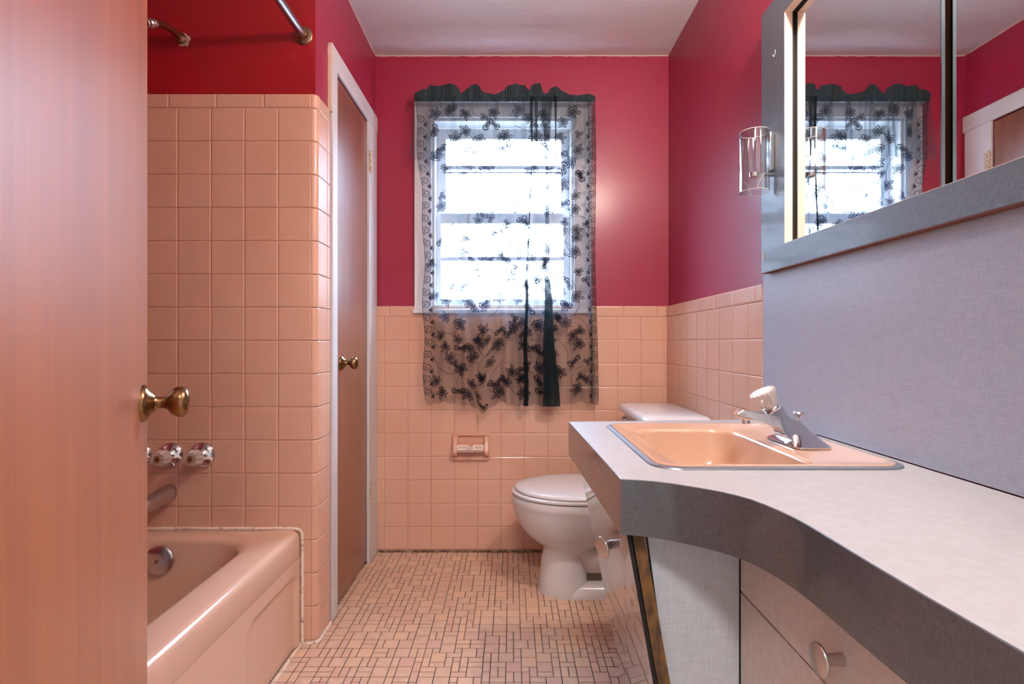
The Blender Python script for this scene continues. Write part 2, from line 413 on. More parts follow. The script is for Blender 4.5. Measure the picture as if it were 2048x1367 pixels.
# right wall
bm = B(); xb = XR-TH
box(bm, xb, XR-0.0002, 1.484, yb, 0.0, 1.152)
for f in bm.faces: f.material_index = 1
pl = lambda u, v, h: (xb-h, u, v)
tiles(bm, pl, joints(2.2305, 0.1088, 1.484, yb), zj)
tiles(bm, pl, joints(1.991, 0.1545, 1.484, yb), [1.102, 1.153], bev=0.005, rise=0.003)
obj('tile_panel', bm, [M['tile'], M['grout']], wall_right, smooth=9)
# tub end wall and its return round the corner
bm = B(); yt = YT-TH; xt = XL+TH-0.002; RB = 0.017; xc = xt-RB; yc = yt+RB; TOP = 1.794
box(bm, -1.455, xc, yt, YT-0.0002, 0.0, TOP-0.001)
box(bm, xc-0.004, xt-0.001, yc, 1.792, 0.0, TOP-0.001)
for f in bm.faces: f.material_index = 1
zt = joints(1.748, 0.1085, 0.006, 1.748)
pl = lambda u, v, h: (u, yt-h, v)
tiles(bm, pl, joints(xc, 0.1095, -1.455, xc), zt)
tiles(bm, pl, joints(xc, 0.1556, -1.455, xc), [1.748, TOP], bev=0.004, rise=0.003)
pl = lambda u, v, h: (xt+h, u, v)
tiles(bm, pl, [yc+0.072, 1.7915], zt); 
tiles(bm, pl, [yc-0.0009, yc+0.072], zt, g=0.0009)
tiles(bm, pl, [yc-0.0009, 1.7915], [1.748, TOP], bev=0.003, rise=0.002)
for z0, z1 in zip(zt+[TOP], (zt+[TOP])[1:]):      # bullnose corner pieces
    rings = []
    for k in range(9):
        t = math.radians(-90 + 90*k/8)
        ring = []
        for (dr, z) in ((-0.004, z0+0.0009), (0.0010, z0+0.0009), (0.0022, z0+0.0035), (0.0022, z1-0.0035), (0.0010, z1-0.0009), (-0.004, z1-0.0009)):
            ring.append((xc+(RB+dr)*math.cos(t), yc+(RB+dr)*math.sin(t), z))
        rings.append(ring)
    loft(bm, rings, False, False, closed=True)
bmesh.ops.recalc_face_normals(bm, faces=bm.faces)
obj('tile_panel', bm, [M['tile'], M['grout']], wall_tub, smooth=13)

# -- dirty joints and caulk beads
bm = B()
tube(bm, [(x, YB-TH-0.005+random.uniform(-.0008,.0008), 0.003+random.uniform(-.001,.002)) for x in [XL+0.02+k*0.03 for k in range(45)] if x < XR-0.01], 0.0052, 8)
struct(obj('trim_1', bm, M['grime']), 'grimy caulk line where back wall tile meets floor', 'caulk')
bm = B()
path = [(-0.695, yt-0.004, 0.003), (-0.67, yt-0.004, 0.003)]
for k in range(7):
    t = math.radians(-90+90*k/6); path.append((xc+(RB+0.005)*math.cos(t), yc+(RB+0.005)*math.sin(t), 0.003))
path += [(xt+0.004, 1.70+0.015*k, 0.003) for k in range(7)]
tube(bm, path, 0.0055, 8)
struct(obj('trim_2', bm, M['caulk']), 'white caulk around the foot of the tiled corner', 'caulk')

bm = B(); tube(bm, [(XL+0.002+0.02*k, YB-0.001, RH-0.001+random.uniform(-.0022,.0012)) for k in range(69)]+[(XR-0.002, YB-0.001, RH-0.001)], 0.0030, 6)
struct(obj('trim_4', bm, M['cream_trim']), 'ragged cream caulk line where ceiling meets back wall', 'caulk')
bm = B(); tube(bm, [(XL+0.001, 1.70+0.03*k, RH-0.001+random.uniform(-.0015,.001)) for k in range(24)], 0.0022, 6)
struct(obj('trim_5', bm, M['cream_trim']), 'cream caulk line where ceiling meets left wall', 'caulk')

# ------------------------------------------------------------------ closet door (door_1) and casing (trim_3)
cas = sroot('trim_3', (XL, 2.06, 0), 'white painted casing around the narrow closet door', 'door casing')
XC = XL+0.013
bm = B(); box(bm, XL-0.0, XC, 2.272, YB-0.0125, 0.0, 1.965); box(bm, XL-0.09, XL, 2.272, 2.276, 0, 1.965)
obj('casing_leg', bm, M['white_trim'], cas, bevel=0.003)
bm = B(); box(bm, XL, XC, 1.812, 1.862, 0.0, 2.040); obj('casing_leg', bm, M['white_trim'], cas, bevel=0.003)
bm = B()
pts = []
for k in range(16):
    z = 1.796+(2.04-1.796)*k/15; pts.append((1.796+random.uniform(-0.002, 0.002), z))
pts[-1] = (1.806, 2.04)
loft(bm, [[(XL, y, z), (XC-0.0005, y, z), (XC-0.0005, 1.8125, z), (XL, 1.8125, z)] for y, z in pts])
o = obj('casing_edge', bm, M['cream_trim'], cas, smooth=0); o['label'] = 'cream scraped edge of the casing'
bm = B(); box(bm, XL, XC, 1.8622, YB-0.001, 1.9655, 2.040); obj('casing_head', bm, M['white_trim'], cas, bevel=0.003)
d1 = sroot('door_1', (XL, 2.06, 0), 'narrow brown wooden closet door beside the back wall', 'door')
bm = B(); box(bm, XL-0.034, XL+0.001, 1.869, 2.268, 0.018, 1.960)
leaf = obj('door_leaf', bm, M['closet'], d1, bevel=0.002)
def knob(parent, o, axis, s=1.0, m='brass'):
    o = Vector(o); a = Vector(axis)
    bm = B(); lathe(bm, [(0.031*s,0),(0.031*s,0.003*s),(0.028*s,0.007*s),(0.020*s,0.012*s),(0.014*s,0.018*s)], o, a, 32); obj('rose', bm, M[m], parent)
    bm = B(); lathe(bm, [(0.013*s,0.016*s),(0.0095*s,0.022*s),(0.0095*s,0.030*s),(0.013*s,0.036*s),(0.021*s,0.041*s),(0.0255*s,0.048*s),(0.0265*s,0.055*s),(0.025*s,0.061*s),(0.020*s,0.0655*s),(0.010*s,0.068*s),(0.0015*s,0.0685*s)], o, a, 36)
    obj('knob', bm, M[m], parent)
knob(leaf, (XL+0.001, 1.938, 0.905), (1,0,0), 0.92)
for z in (1.783, 0.309):
    bm = B()
    for k in range(5):
        lathe(bm, [(0.0062, -0.045+0.018*k+0.0006), (0.0062, -0.045+0.018*(k+1)-0.0006)], (XC+0.004, 2.276, z), (0,0,1), 14)
    box(bm, XC, XC+0.0015, 2.280, 2.300, z-0.045, z+0.045)
    lathe(bm, [(0.004,0.045),(0.004,0.052),(0.001,0.054)], (XC+0.004, 2.276, z), (0,0,1), 10)
    obj('hinge', bm, M['old_hinge'], d1)
bm = B(); box(bm, XL-0.0005, XL+0.0008, 1.8622, 1.8668, 0.885, 0.925); obj('strike_plate', bm, M['chrome'], cas)

# ------------------------------------------------------------------ entry door (door_2), close on the left
AL = math.radians(29.0)
dd = Vector((math.sin(AL), -math.cos(AL), 0)); nn = Vector((math.cos(AL), math.sin(AL), 0))
E = Vector((-0.648, 0.910, 0)); WD = 0.70
d2 = sroot('door_2', tuple(E+dd*WD), 'large orange-brown wooden door standing open at far left', 'door')
def DP(s, n_, z): return E+dd*s+nn*n_+Vector((0,0,z))
tilt = 0.006/2.0
bm = B()
hexa(bm, [DP(0,0,0.012), DP(WD,0,0.012), DP(WD,-0.035,0.012), DP(0,-0.035,0.012), DP(0,0,2.02), DP(WD,0,2.02), DP(WD,-0.035,2.02), DP(0,-0.035,2.02)])
leaf2 = obj('door_leaf', bm, M['door'], d2, bevel=0.0015)
knob(leaf2, DP(0.062, 0.0, 0.8815), nn, 1.0)

# ------------------------------------------------------------------ window_1
win = sroot('window_1', (-0.04, YB, WZ0), 'white double-hung window letting in bright daylight', 'window')
W = M['white_window']
def frame_rect(bm, x0, x1, z0, z1, t, y0, y1, tb=None):
    tb = tb or t
    box(bm, x0, x0+t, y0, y1, z0, z1); box(bm, x1-t, x1, y0, y1, z0, z1)
    box(bm, x0+t, x1-t, y0, y1, z1-t, z1); box(bm, x0+t, x1-t, y0, y1, z0, z0+tb)
CX0, CX1, CZ1 = -0.458, 0.3725, 2.118
bm = B()
box(bm, CX0, WX0+0.008, YB-0.016, YB, 1.137, CZ1); box(bm, WX1-0.008, CX1, YB-0.016, YB, 1.137, CZ1); box(bm, WX0+0.008, WX1-0.008, YB-0.016, YB, WZ1-0.008, CZ1)
obj('casing', bm, W, win, bevel=0.003)
bm = B(); box(bm, CX0-0.006, CX1+0.006, YB-0.030, YB+0.05, 1.117, 1.137); obj('sill', bm, W, win, bevel=0.004)
bm = B(); frame_rect(bm, WX0, WX1, 1.137, WZ1, 0.022, YB-0.006, YB+0.118); obj('jamb', bm, W, win, bevel=0.002)
def zpx(y, Y=YB): return CAMZ+(683.5-y)/1024*Y
def xpx(x, Y=YB): return (x-1024)/1024*Y
# sashes: (glass x0,x1), glass z ranges
def sash(name, y0, gx0, gx1, gz, muntin):
    bm = B(); t = 0.030
    x0, x1 = WX0+0.022, WX1-0.022
    z0, z1 = gz[0], gz[1]
    box(bm, x0, gx0, y0, y0+0.03, z0-0.045, z1+0.05); box(bm, gx1, x1, y0, y0+0.03, z0-0.045, z1+0.05)
    box(bm, gx0, gx1, y0, y0+0.03, z1, z1+0.05); box(bm, gx0, gx1, y0, y0+0.03, z0-0.045, z0)
    for a, b in muntin: box(bm, gx0, gx1, y0+0.005, y0+0.025, a, b)
    s = obj(name, bm, W, win, bevel=0.0025)
    edges = [z0] + [v for ab in muntin for v in ab] + [z1]
    for a, b in zip(edges[::2], edges[1::2]):
        bm = B(); box(bm, gx0, gx1, y0+0.013, y0+0.016, a, b); obj('pane', bm, M['pane'], s, smooth=0)
Yl = YB+0.03
sash('lower_sash', Yl, xpx(882,Yl), xpx(1127,Yl), (zpx(598,Yl), zpx(447,Yl)), [(zpx(521,Yl), zpx(513,Yl))])
Yu = YB+0.066
sash('upper_sash', Yu, xpx(892,Yu), xpx(1122,Yu), (zpx(423,Yu), zpx(278,Yu)), [(zpx(346,Yu), zpx(342,Yu)), (zpx(338,Yu), zpx(330,Yu))])

# ------------------------------------------------------------------ curtain
YC = 2.345; sc = 1024/YC
def cx(px): return (px-1024)/sc
def cz(py): return CAMZ+(683.5-py)/sc
rodt = thing('curtain_rod', 'thin white curtain rod above the window carrying the black lace', 'curtain rod', (cx(1008), YC, cz(197)))
bm = B(); tube(bm, [(cx(829), YC+0.030, cz(197)), (cx(1188), YC+0.030, cz(197))], 0.004, 10)
obj('rod', bm, M['white_trim'], rodt)
for px in (829, 1188):
    bm = B(); box(bm, cx(px)-0.002, cx(px)+0.002, YC+0.026, YB-0.0165, cz(197)-0.006, cz(197)+0.006); obj('bracket', bm, M['white_trim'], rodt)

FOLDS = [(0.07,.010),(0.13,-.008),(0.20,.006),(0.245,-.018),(0.30,.010),(0.36,-.006),(0.43,.012),(0.475,-.016),(0.53,.008),(0.585,-.014),(0.63,.012),(0.68,-.02),(0.74,.016),(0.80,-.006),(0.87,.01),(0.93,-.012),(0.98,.008)]
def fold(u, v):
    y = 0.0
    for c, a in FOLDS:
        wd = 0.020+0.010*v
        y += 1.5*a*(0.35+0.9*v)*math.exp(-((u-c)/wd)**2)
    y += 0.0022*(1-v)**2*math.sin(u*170+2*math.sin(u*19))
    return y
def hem(u):
    x = 848+u*350
    h = 806+2.5*math.sin(u*40)+1.5*math.sin(u*97)
    h += 17*math.exp(-((x-962)/22)**2) + 5*math.exp(-((x-1050)/30)**2)
    return h
def surf(u, v):
    """curtain sheet: u across 0..1, v down 0..1"""
    top, bot = 196.0, hem(u)
    py = top+(bot-top)*v
    lft = 829+ (838-829)*min(1, v*2.2) + (10 if v > .45 else 10*v/.45)*1.0
    lft += 2.5*math.sin(v*26)
    rgt = 1190 + 2*math.sin(v*9) + 8*v*v
    px = lft+(rgt-lft)*u + 1.5*math.sin(v*7+u*30)*v
    return Vector((cx(px), YC+fold(u, v), cz(py)))
cur = thing('lace_curtain', 'black sheer lace curtain with ivy leaf pattern hanging over the window', 'curtain', (cx(1008), YC, cz(197)))
bm = B(); NU, NV = 260, 70
loft(bm, [[surf(i/NU, j/NV) for i in range(NU+1)] for j in range(NV+1)], False, False, closed=False)
def quad_strip(bm, pts, wd, mi, off=-0.0012):
    """thin woven line lying on the cloth; pts in (u,v)"""
    P = [surf(*p)+Vector((0, off, 0)) for p in pts]; vs = []
    for i, p in enumerate(P):
        d = P[min(i+1,len(P)-1)]-P[max(i-1,0)]; n_ = Vector((-d.z, 0, d.x)).normalized()*wd*0.5
        vs.append((bm.verts.new(p+n_), bm.verts.new(p-n_)))
    for a, b in zip(vs, vs[1:]):
        f = bm.faces.new((a[0], a[1], b[1], b[0])); f.material_index = mi
WU, WV = 0.80, 1.39      # cloth size in metres for u and v
def leaf_shape(bm, u, v, size, rot, kind, mi=1):
    n_ = 60; vs = []
    for k in range(n_):
        t = 2*PI*k/n_; tt = (t+PI) % (2*PI)-PI
        if kind == 0:   # five-pointed ivy leaf
            r = 0.48
            for c, a_, w_ in ((0, 1.0, .52), (1.05, .86, .48), (-1.05, .86, .48), (2.05, .70, .45), (-2.05, .70, .45)):
                r = max(r, 0.48+(a_-0.48)*max(0, 1-abs(tt-c)/w_)**1.1)
        elif kind == 1: # long pointed leaf
            r = 0.34+0.66*abs(math.cos(t))**2.5
        else:           # bud flower
            r = 0.5+0.5*abs(math.cos(1.5*t))
        dx, dz = size*r*math.cos(t+rot), size*r*math.sin(t+rot)
        uu, vv = u+dx/WU, v+dz/WV
        if not (0.0 < uu < 1.0 and 0.012 < vv < 0.998): return
        vs.append((uu, vv))
    c = bm.verts.new(surf(u, v)+Vector((0, -0.0012, 0)))
    inn = [bm.verts.new(surf(u+(a-u)*0.60, v+(b-v)*0.60)+Vector((0,-0.0012,0))) for a, b in vs]
    mid = [bm.verts.new(surf(u+(a-u)*0.72, v+(b-v)*0.72)+Vector((0,-0.0012,0))) for a, b in vs]
    out = [bm.verts.new(surf(a, b)+Vector((0,-0.0012,0))) for a, b in vs]
    for k in range(n_):
        j = (k+1) % n_
        f = bm.faces.new((inn[k], inn[j], c)); f.material_index = mi
        if k % 10: 
            f = bm.faces.new((mid[k], out[k], out[j], mid[j])); f.material_index = mi
random.seed(21)
spots = []
for row in range(13):
    for c_ in range(6):
        u = 0.12+(c_+0.5*(row % 2))*0.150+random.uniform(-.02,.02); v = 0.05+row*0.076+random.uniform(-.010,.010)
        if u > 0.92: continue
        rot = random.uniform(0, 6.28); s = random.uniform(0.038, 0.045)
        leaf_shape(bm, u, v, s, rot, 0)
        a2 = rot+2.2+random.uniform(-.3,.3); s2 = s*0.85
        leaf_shape(bm, u+1.45*s/WU*math.cos(a2), v+1.45*s/WV*math.sin(a2), s2, a2, 0)
        if random.random() < .8: leaf_shape(bm, u+1.75*s/WU*math.cos(rot+4.0), v+1.75*s/WV*math.sin(rot+4.0), s*0.75, rot+4.0, 1)
        if random.random() < .6: leaf_shape(bm, u+2.2*s/WU*math.cos(rot+5.0), v+2.2*s/WV*math.sin(rot+5.0), s*0.5, rot+5.0, 2)
        pts = []
        for k in range(9):
            q = k/8; ang = rot+0.6+1.4*q
            pts.append((u+(0.4+2.6*q)*s/WU*math.cos(ang), v+(0.4+2.6*q)*s/WV*math.sin(ang)))
        if all(0 < a < 1 and 0.01 < b < 1 for a, b in pts): quad_strip(bm, pts, 0.0020, 1)
for edge, sgn in ((0.0, 1), (1.0, -1)):      # scroll borders
    quad_strip(bm, [(min(max(edge+sgn*0.0015,0),1), 0.02+0.97*k/80) for k in range(81)], 0.0022, 1)
    nS = 23
    for s_ in range(nS):
        v0 = 0.05+s_*(0.93/nS); pts = []
        fl = 1 if s_ % 2 else -1
        for k in range(22):
            q = k/21; ang = 0.6*PI+q*3.1*PI; r = 0.0175*(1-q)**0.7+0.0022
            pts.append((edge+sgn*(0.022+r*math.cos(ang)*1.0/WU), v0+0.018+fl*r*math.sin(ang)/WV))
        pts = [(min(max(a,0.001),0.999), min(max(b,0.01),0.998)) for a, b in pts]
        quad_strip(bm, pts, 0.0030, 1)
        lv = v0+0.036
        if lv < .99:
            for a_ in (-0.7, 0, 0.7):
                leaf_shape(bm, edge+sgn*(0.040+0.006*math.cos(a_)), lv+0.006*math.sin(a_), 0.0095, a_ if sgn > 0 else PI-a_, 1)
obj('panel', bm, [M['net'], M['lace']], cur, smooth=80)
# second, shorter layer at the top
bm = B()
def surf2(u, v):
    py = 196+(319+3*math.sin(u*16)-196)*v
    lf = 830-11*v; rg = 1190+1*v
    return Vector((cx(lf+(rg-lf)*u), YC-0.010+0.8*fold(u, 0.4+v*0.2)-0.004*v, cz(py)))
loft(bm, [[surf2(i/220, j/16) for i in range(221)] for j in range(17)], False, False, closed=False)
obj('valance', bm, M['net'], cur, smooth=80)
# gathered header with its ruffled top edge
bm = B()
RUF = [(830,188),(852,182),(862,174),(880,175),(905,173),(917,178),(922,188),(935,180),(945,174),(955,174),(966,186),(990,189),(1004,186),(1018,176),(1032,172),(1048,174),(1058,183),(1064,174),(1080,172),(1086,186),(1094,188),(1102,178),(1112,176),(1124,186),(1140,191),(1165,190),(1180,190),(1190,195)]
def ruf(px):
    for (a, za), (b, zb) in zip(RUF, RUF[1:]):
        if a <= px <= b:
            t = (px-a)/(b-a); t = t*t*(3-2*t); return za+(zb-za)*t
    return 190
rows = []
for j in range(9):
    q = j/8; row = []
    for i in range(241):
        px = 829+361*i/240
        zt_ = ruf(px); py = 204+(zt_-204)*q
        lift = (193-zt_)/20
        yy = YC-0.006+0.004*math.sin(px*0.9+math.sin(px*.21)*3)-0.016*q*max(0, lift)+0.006*math.sin(px*.11)*q
        row.append(Vector((cx(px), yy, cz(py))))
    rows.append(row)
loft(bm, rows, False, False, closed=False)
obj('header_ruffle', bm, M['ruffle'], cur, smooth=80)
# folds where many layers lie over each other
def bunch(tops, bots, py0, py1, n_=40, y=0.0, nm='folded_pleat'):
    bm = B(); rows = []
    for j in range(n_+1):
        q = j/n_; py = py0+(py1-py0)*q
        a = tops[0]+(bots[0]-tops[0])*q; b = tops[1]+(bots[1]-tops[1])*q
        wv = 1.2*math.sin(q*9)
        rows.append([Vector((cx(a+(b-a)*k/14+wv), YC-0.024+y-0.010*math.sin(PI*k/14)-0.0025*math.sin(k*2.4), cz(py))) for k in range(15)])
    loft(bm, rows, False, False, closed=False)
    obj(nm, bm, M['bunch'], cur, smooth=80)
bm = B()     # side edge doubled back on itself
loft(bm, [[surf(0.955+0.045*i/6, j/60)+Vector((0, 0.006, 0)) for i in range(7)] for j in range(61)], False, False, closed=False)
obj('folded_edge', bm, M['net'], cur, smooth=80)
bunch((1089,1099), (1084,1119), 560, 811)
bunch((1050,1055), (1046,1056), 560, 810, y=0.004)
def soft(tops, bots, py0, py1, y=0.0):
    bm = B(); rows = []
    for j in range(31):
        q = j/30; py = py0+(py1-py0)*q
        a = tops[0]+(bots[0]-tops[0])*q; b = tops[1]+(bots[1]-tops[1])*q
        rows.append([Vector((cx(a+(b-a)*k/20), YC-0.022+y-0.003*math.sin(k*1.9), cz(py))) for k in range(21)])
    loft(bm, rows, False, False, closed=False); obj('gathered_fold', bm, M['fold'], cur, smooth=80)
soft((1082,1104), (1090,1096), 196, 330); soft((1059,1066), (1062,1064), 196, 300, 0.004); soft((1068,1076), (1071,1073), 196, 315, 0.002); soft((1108,1113), (1110,1111), 196, 330, 0.003)
soft((1090,1096), (1089,1099), 330, 560, 0.001); soft((1062,1064), (1051,1055), 330, 560, 0.003)

# ------------------------------------------------------------------ bathtub
tub = thing('bathtub', 'pink enamelled bathtub with stepped apron at lower left', 'bathtub', (-1.07, 0.99, 0))
TX0, TX1, TY0, TY1, TZ = -1.458, -0.686, 0.245, YT-TH-0.0015, 0.374
ocx, ocy, ohx, ohy = (TX0+TX1)/2, (TY0+TY1)/2, (TX1-TX0)/2, (TY1-TY0)/2
icx, icy, ihx, ihy = -1.09, 0.965, 0.300, 0.645
bm = B(); R = []
R.append(rrect(ocx, ocy, ohx-0.004, ohy, 0.024, 0.288, 10))
R.append(rrect(ocx, ocy, ohx, ohy, 0.024, 0.296, 10))
R.append(rrect(ocx, ocy, ohx-0.001, ohy, 0.024, 0.345, 10))
for k in range(1, 7):
    t = PI/2*k/6; R.append(rrect(ocx, ocy, ohx-0.001-0.022*(1-math.cos(t)), ohy-0.004*(1-math.cos(t)), 0.026, 0.352+0.022*math.sin(t), 10))
R.append(rrect(icx, icy, ihx+0.012, ihy+0.012, 0.15, TZ, 10))
for k in range(1, 7):
    t = PI/2*k/6; R.append(rrect(icx, icy, ihx+0.012-0.026*math.sin(t), ihy+0.012-0.026*math.sin(t), 0.14, TZ-0.026*(1-math.cos(t)), 10))
for dz, dx_, dy_, r_ in ((0.10,0.024,0.022,0.14),(0.2,0.036,0.034,0.14),(0.27,0.05,0.05,0.14),(0.305,0.07,0.075,0.13),(0.325,0.10,0.11,0.12),(0.33,0.14,0.16,0.10)):
    R.append(rrect(icx, icy, ihx-0.014-dx_, ihy-0.014-dy_*1.0, r_, TZ-dz, 10))
loft(bm, R, False, True)
obj('tub_body', bm, M['tub'], tub, smooth=45)
bm = B()      # apron with a pressed panel
def apr(y, z):
    def sd(y0, y1, z0, z1, r):
        qx = abs(y-(y0+y1)/2)-(y1-y0)/2+r; qz = abs(z-(z0+z1)/2)-(z1-z0)/2+r
        return math.hypot(max(qx,0), max(qz,0))+min(max(qx,qz),0)-r
    d = sd(1.345, 1.645, -0.3, 0.236, 0.035); t = min(max((d+0.008)/0.016, 0), 1); t = t*t*(3-2*t)
    return -0.690-0.010*(1-t)
ys = [TY0+0.002+(TY1-0.004-TY0)*k/190 for k in range(191)]; zs_ = [0.002+0.287*k/60 for k in range(61)]
loft(bm, [[(apr(y, z), y, z) for y in ys] for z in zs_], False, False, closed=False)
obj('apron', bm, M['tub'], tub, smooth=80)
bm = B(); ox, oy, oz = -1.085, 1.578, 0.312
ax = Vector((0, -1, 0.12)).normalized()
lathe(bm, [(0.045,0.0),(0.045,0.006),(0.040,0.011),(0.02,0.014),(0.002,0.0145)], (ox, oy, oz), ax, 36)
cov = obj('overflow_cover', bm, M['dull_chrome'], tub); cov['label'] = 'round chrome overflow cover'
bm = B(); lathe(bm, [(0.006,0.013),(0.006,0.017),(0.001,0.018)], (ox, oy, oz), ax, 14); obj('screw', bm, M['flange'], cov)
bm = B()
tube(bm, [(-1.30+0.02*k, YT-TH-0.004, TZ+0.002+random.uniform(-.001,.001)) for k in range(30)]+[(-0.70, YT-TH-0.004, TZ), (-0.690, YT-TH-0.004, TZ-0.006), (-0.684, YT-TH-0.004, TZ-0.02)]+[(-0.684+random.uniform(-.001,.001), YT-TH-0.004, 0.34-0.0153*k) for k in range(23)], 0.0052, 8)
o = obj('caulk_bead', bm, M['caulk'], tub); o['label'] = 'white caulk bead'
bm = B(); tube(bm, [(-0.6865, y, 0.002) for y in [0.26+0.04*k for k in range(36)]], 0.004, 6); o = obj('caulk_bead', bm, M['caulk'], tub); o['label'] = 'white caulk bead'

# handles, spout, shower arm, curtain rod on the tub end wall
def tub_handle(x, z, label, mark):
    t = thing('bath_tap', label, 'bath tap', (x, yt, z), 'fluted bath taps in a row')
    bm = B(); lathe(bm, [(0.0415,0.0025),(0.0415,0.006),(0.038,0.011),(0.030,0.016),(0.020,0.022),(0.016,0.030)], (x, yt, z), (0,-1,0), 40); obj('escutcheon', bm, M['chrome'], t)
    bm = B(); lathe(bm, [(0.014,0.026),(0.021,0.030),(0.025,0.040),(0.023,0.058),(0.021,0.064),(0.0195,0.066)], (x, yt, z), (0,-1,0), 60, flute=(10, 0.09)); obj('handle', bm, M['acrylic'], t)
    bm = B(); lathe(bm, [(0.010,0.018),(0.010,0.052),(0.0115,0.0545),(0.0115,0.0675),(0.001,0.068)], (x, yt, z), (0,-1,0), 24); c = obj('core', bm, M['acrylic_core'], t)
    bm = B()
    if mark:
        f = [bm.verts.new((x+a, yt-0.0684, z+b)) for a, b in ((-0.005,-0.006),(0,-0.003),(0.005,-0.006),(0,0.008))]; bm.faces.new(f)
    else:
        lathe(bm, [(0.006,0.0682),(0.006,0.0686)], (x, yt, z), (0,-1,0), 20)
    obj('index_mark', bm, M['black'] if mark else M['flange'], c, smooth=0)
ZH = CAMZ-(909-683.5)/1024*yt
tub_handle((406-1024)/1024*yt, ZH, 'clear fluted bath tap with plain round centre, rightmost of the row', False)
tub_handle((343-1024)/1024*yt, ZH, 'clear fluted bath tap marked with a black arrow, middle of the row', True)
tub_handle((280-1024)/1024*yt, ZH, 'bath tap mostly hidden behind the open wooden door, leftmost', False)
sx_, sz_ = (341-1024)/1024*yt, CAMZ-(984-683.5)/1024*yt
bm = B(); rr = []
for k in range(13):
    q = k/12; y = yt-0.002-0.135*q; h = 0.030-0.010*q; wd = 0.022-0.003*q; zc = sz_-0.002*q-0.008*q*q
    if k == 12: h *= 0.8; wd *= 0.85
    ring = []
    for i in range(24):
        t = 2*PI*i/24; c, s_ = math.cos(t), math.sin(t)
        ring.append((sx_+wd*math.copysign(abs(c)**0.7, c), y, zc+h*(0.95 if s_ > 0 else (1.0+0.0*q))*math.copysign(abs(s_)**0.8, s_)))
    rr.append(ring)
loft(bm, rr)
tag(obj('tub_spout', bm, M['dull_chrome'], loc=(sx_, yt, sz_), smooth=50), 'chrome tub spout below the fluted handles', 'spout')
FX, FZ = (363-1024)/1024*YT, CAMZ+(683.5-78)/1024*YT
sh = thing('shower', 'tarnished shower arm with pivot joint sticking out of red wall', 'shower', (FX, YT, FZ))
pts = [(FX, YT-0.001, FZ), (FX, YT-0.04, FZ+0.002), (FX, YT-0.075, FZ-0.004), (FX-0.002, YT-0.105, FZ-0.016), (FX-0.003, YT-0.13, FZ-0.03)]
bm = B(); tube(bm, pts, 0.0105, 16); obj('arm', bm, M['flange'], sh)
bm = B(); lathe(bm, [(0.018,0),(0.018,0.005),(0.014,0.010),(0.012,0.014)], (FX, YT, FZ), (0,-1,0), 28); obj('flange', bm, M['flange'], sh)
ax = (Vector(pts[-1])-Vector(pts[-2])).normalized(); P = Vector(pts[-1])
bm = B(); lathe(bm, [(0.011,-0.012),(0.013,-0.010),(0.013,0.0),(0.010,0.004),(0.013,0.008),(0.014,0.014),(0.010,0.020),(0.014,0.024),(0.014,0.034),(0.012,0.036)], P, ax, 20); obj('pivot_joint', bm, M['dull_chrome'], sh)
bm = B(); lathe(bm, [(0.012,0.034),(0.0165,0.044),(0.020,0.07),(0.024,0.09),(0.024,0.098),(0.018,0.099)], P, (ax.x, ax.y, ax.z), 24); obj('shower_head', bm, M['flange'], sh)
bm = B(); vs = []
for i in range(40):
    t = 2*PI*i/40; r_ = 0.021+0.0025*math.sin(5*t)+0.002*math.sin(11*t+1)
    vs.append(bm.verts.new((FX+0.008+r_*math.cos(t), YT-0.0006, FZ-0.004+r_*math.sin(t))))
bm.faces.new(vs)
obj('bare_patch', bm, M['cream_trim'], wall_tub, smooth=0)
RX, RZ = (607-1024)/1024*YT, CAMZ+(683.5-72)/1024*YT
rod = thing('shower_rod', 'steel shower curtain rod fixed to the red wall by a round flange', 'shower curtain rod', (RX, YT, RZ))
bm = B(); tube(bm, [(RX, YT-0.006, RZ), (RX, 0.24, RZ)], 0.0127, 24); obj('pole', bm, M['rod'], rod)
bm = B(); lathe(bm, [(0.030,0),(0.030,0.003),(0.0285,0.0045),(0.024,0.006),(0.0195,0.0075),(0.0175,0.011),(0.0175,0.018),(0.0160,0.0185),(0.0160,0.026),(0.0145,0.0265)], (RX, YT, RZ), (0,-1,0), 36)
fl = obj('flange', bm, M['flange'], rod)
for a_ in (0.5, 2.6, 4.7):
    bm = B(); lathe(bm, [(0.0035,0.004),(0.0035,0.0085),(0.001,0.0095)], (RX+0.0235*math.cos(a_), YT, RZ+0.0235*math.sin(a_)), (0,-1,0), 10); obj('screw', bm, M['rod'], fl)

# ------------------------------------------------------------------ toilet paper holder
hy = YB-TH-0.0022
HX0, HX1, HZ0, HZ1 = xpx(905.5,hy), xpx(979.5,hy), zpx(918.5,hy), zpx(865,hy)
ph = thing('paper_holder', 'beige ceramic toilet paper holder set in the pink tile', 'toilet paper holder', ((HX0+HX1)/2, hy, HZ0))
OX0, OX1, OZ0, OZ1 = HX0+0.026, HX1-0.026, HZ0+0.016, HZ1-0.012
bm = B()
box(bm, HX0, HX1, hy-0.012, hy+0.001, OZ1, HZ1); box(bm, HX0+0.003, HX1-0.003, hy-0.014, hy+0.001, HZ0, OZ0)
box(bm, HX0, OX0, hy-0.012, hy+0.001, OZ0, OZ1); box(bm, OX1, HX1, hy-0.012, hy+0.001, OZ0, OZ1)
box(bm, OX0, OX1, hy-0.001, hy+0.001, OZ0, OZ1)
bk = obj('surround', bm, M['holder'], ph, bevel=0.003)
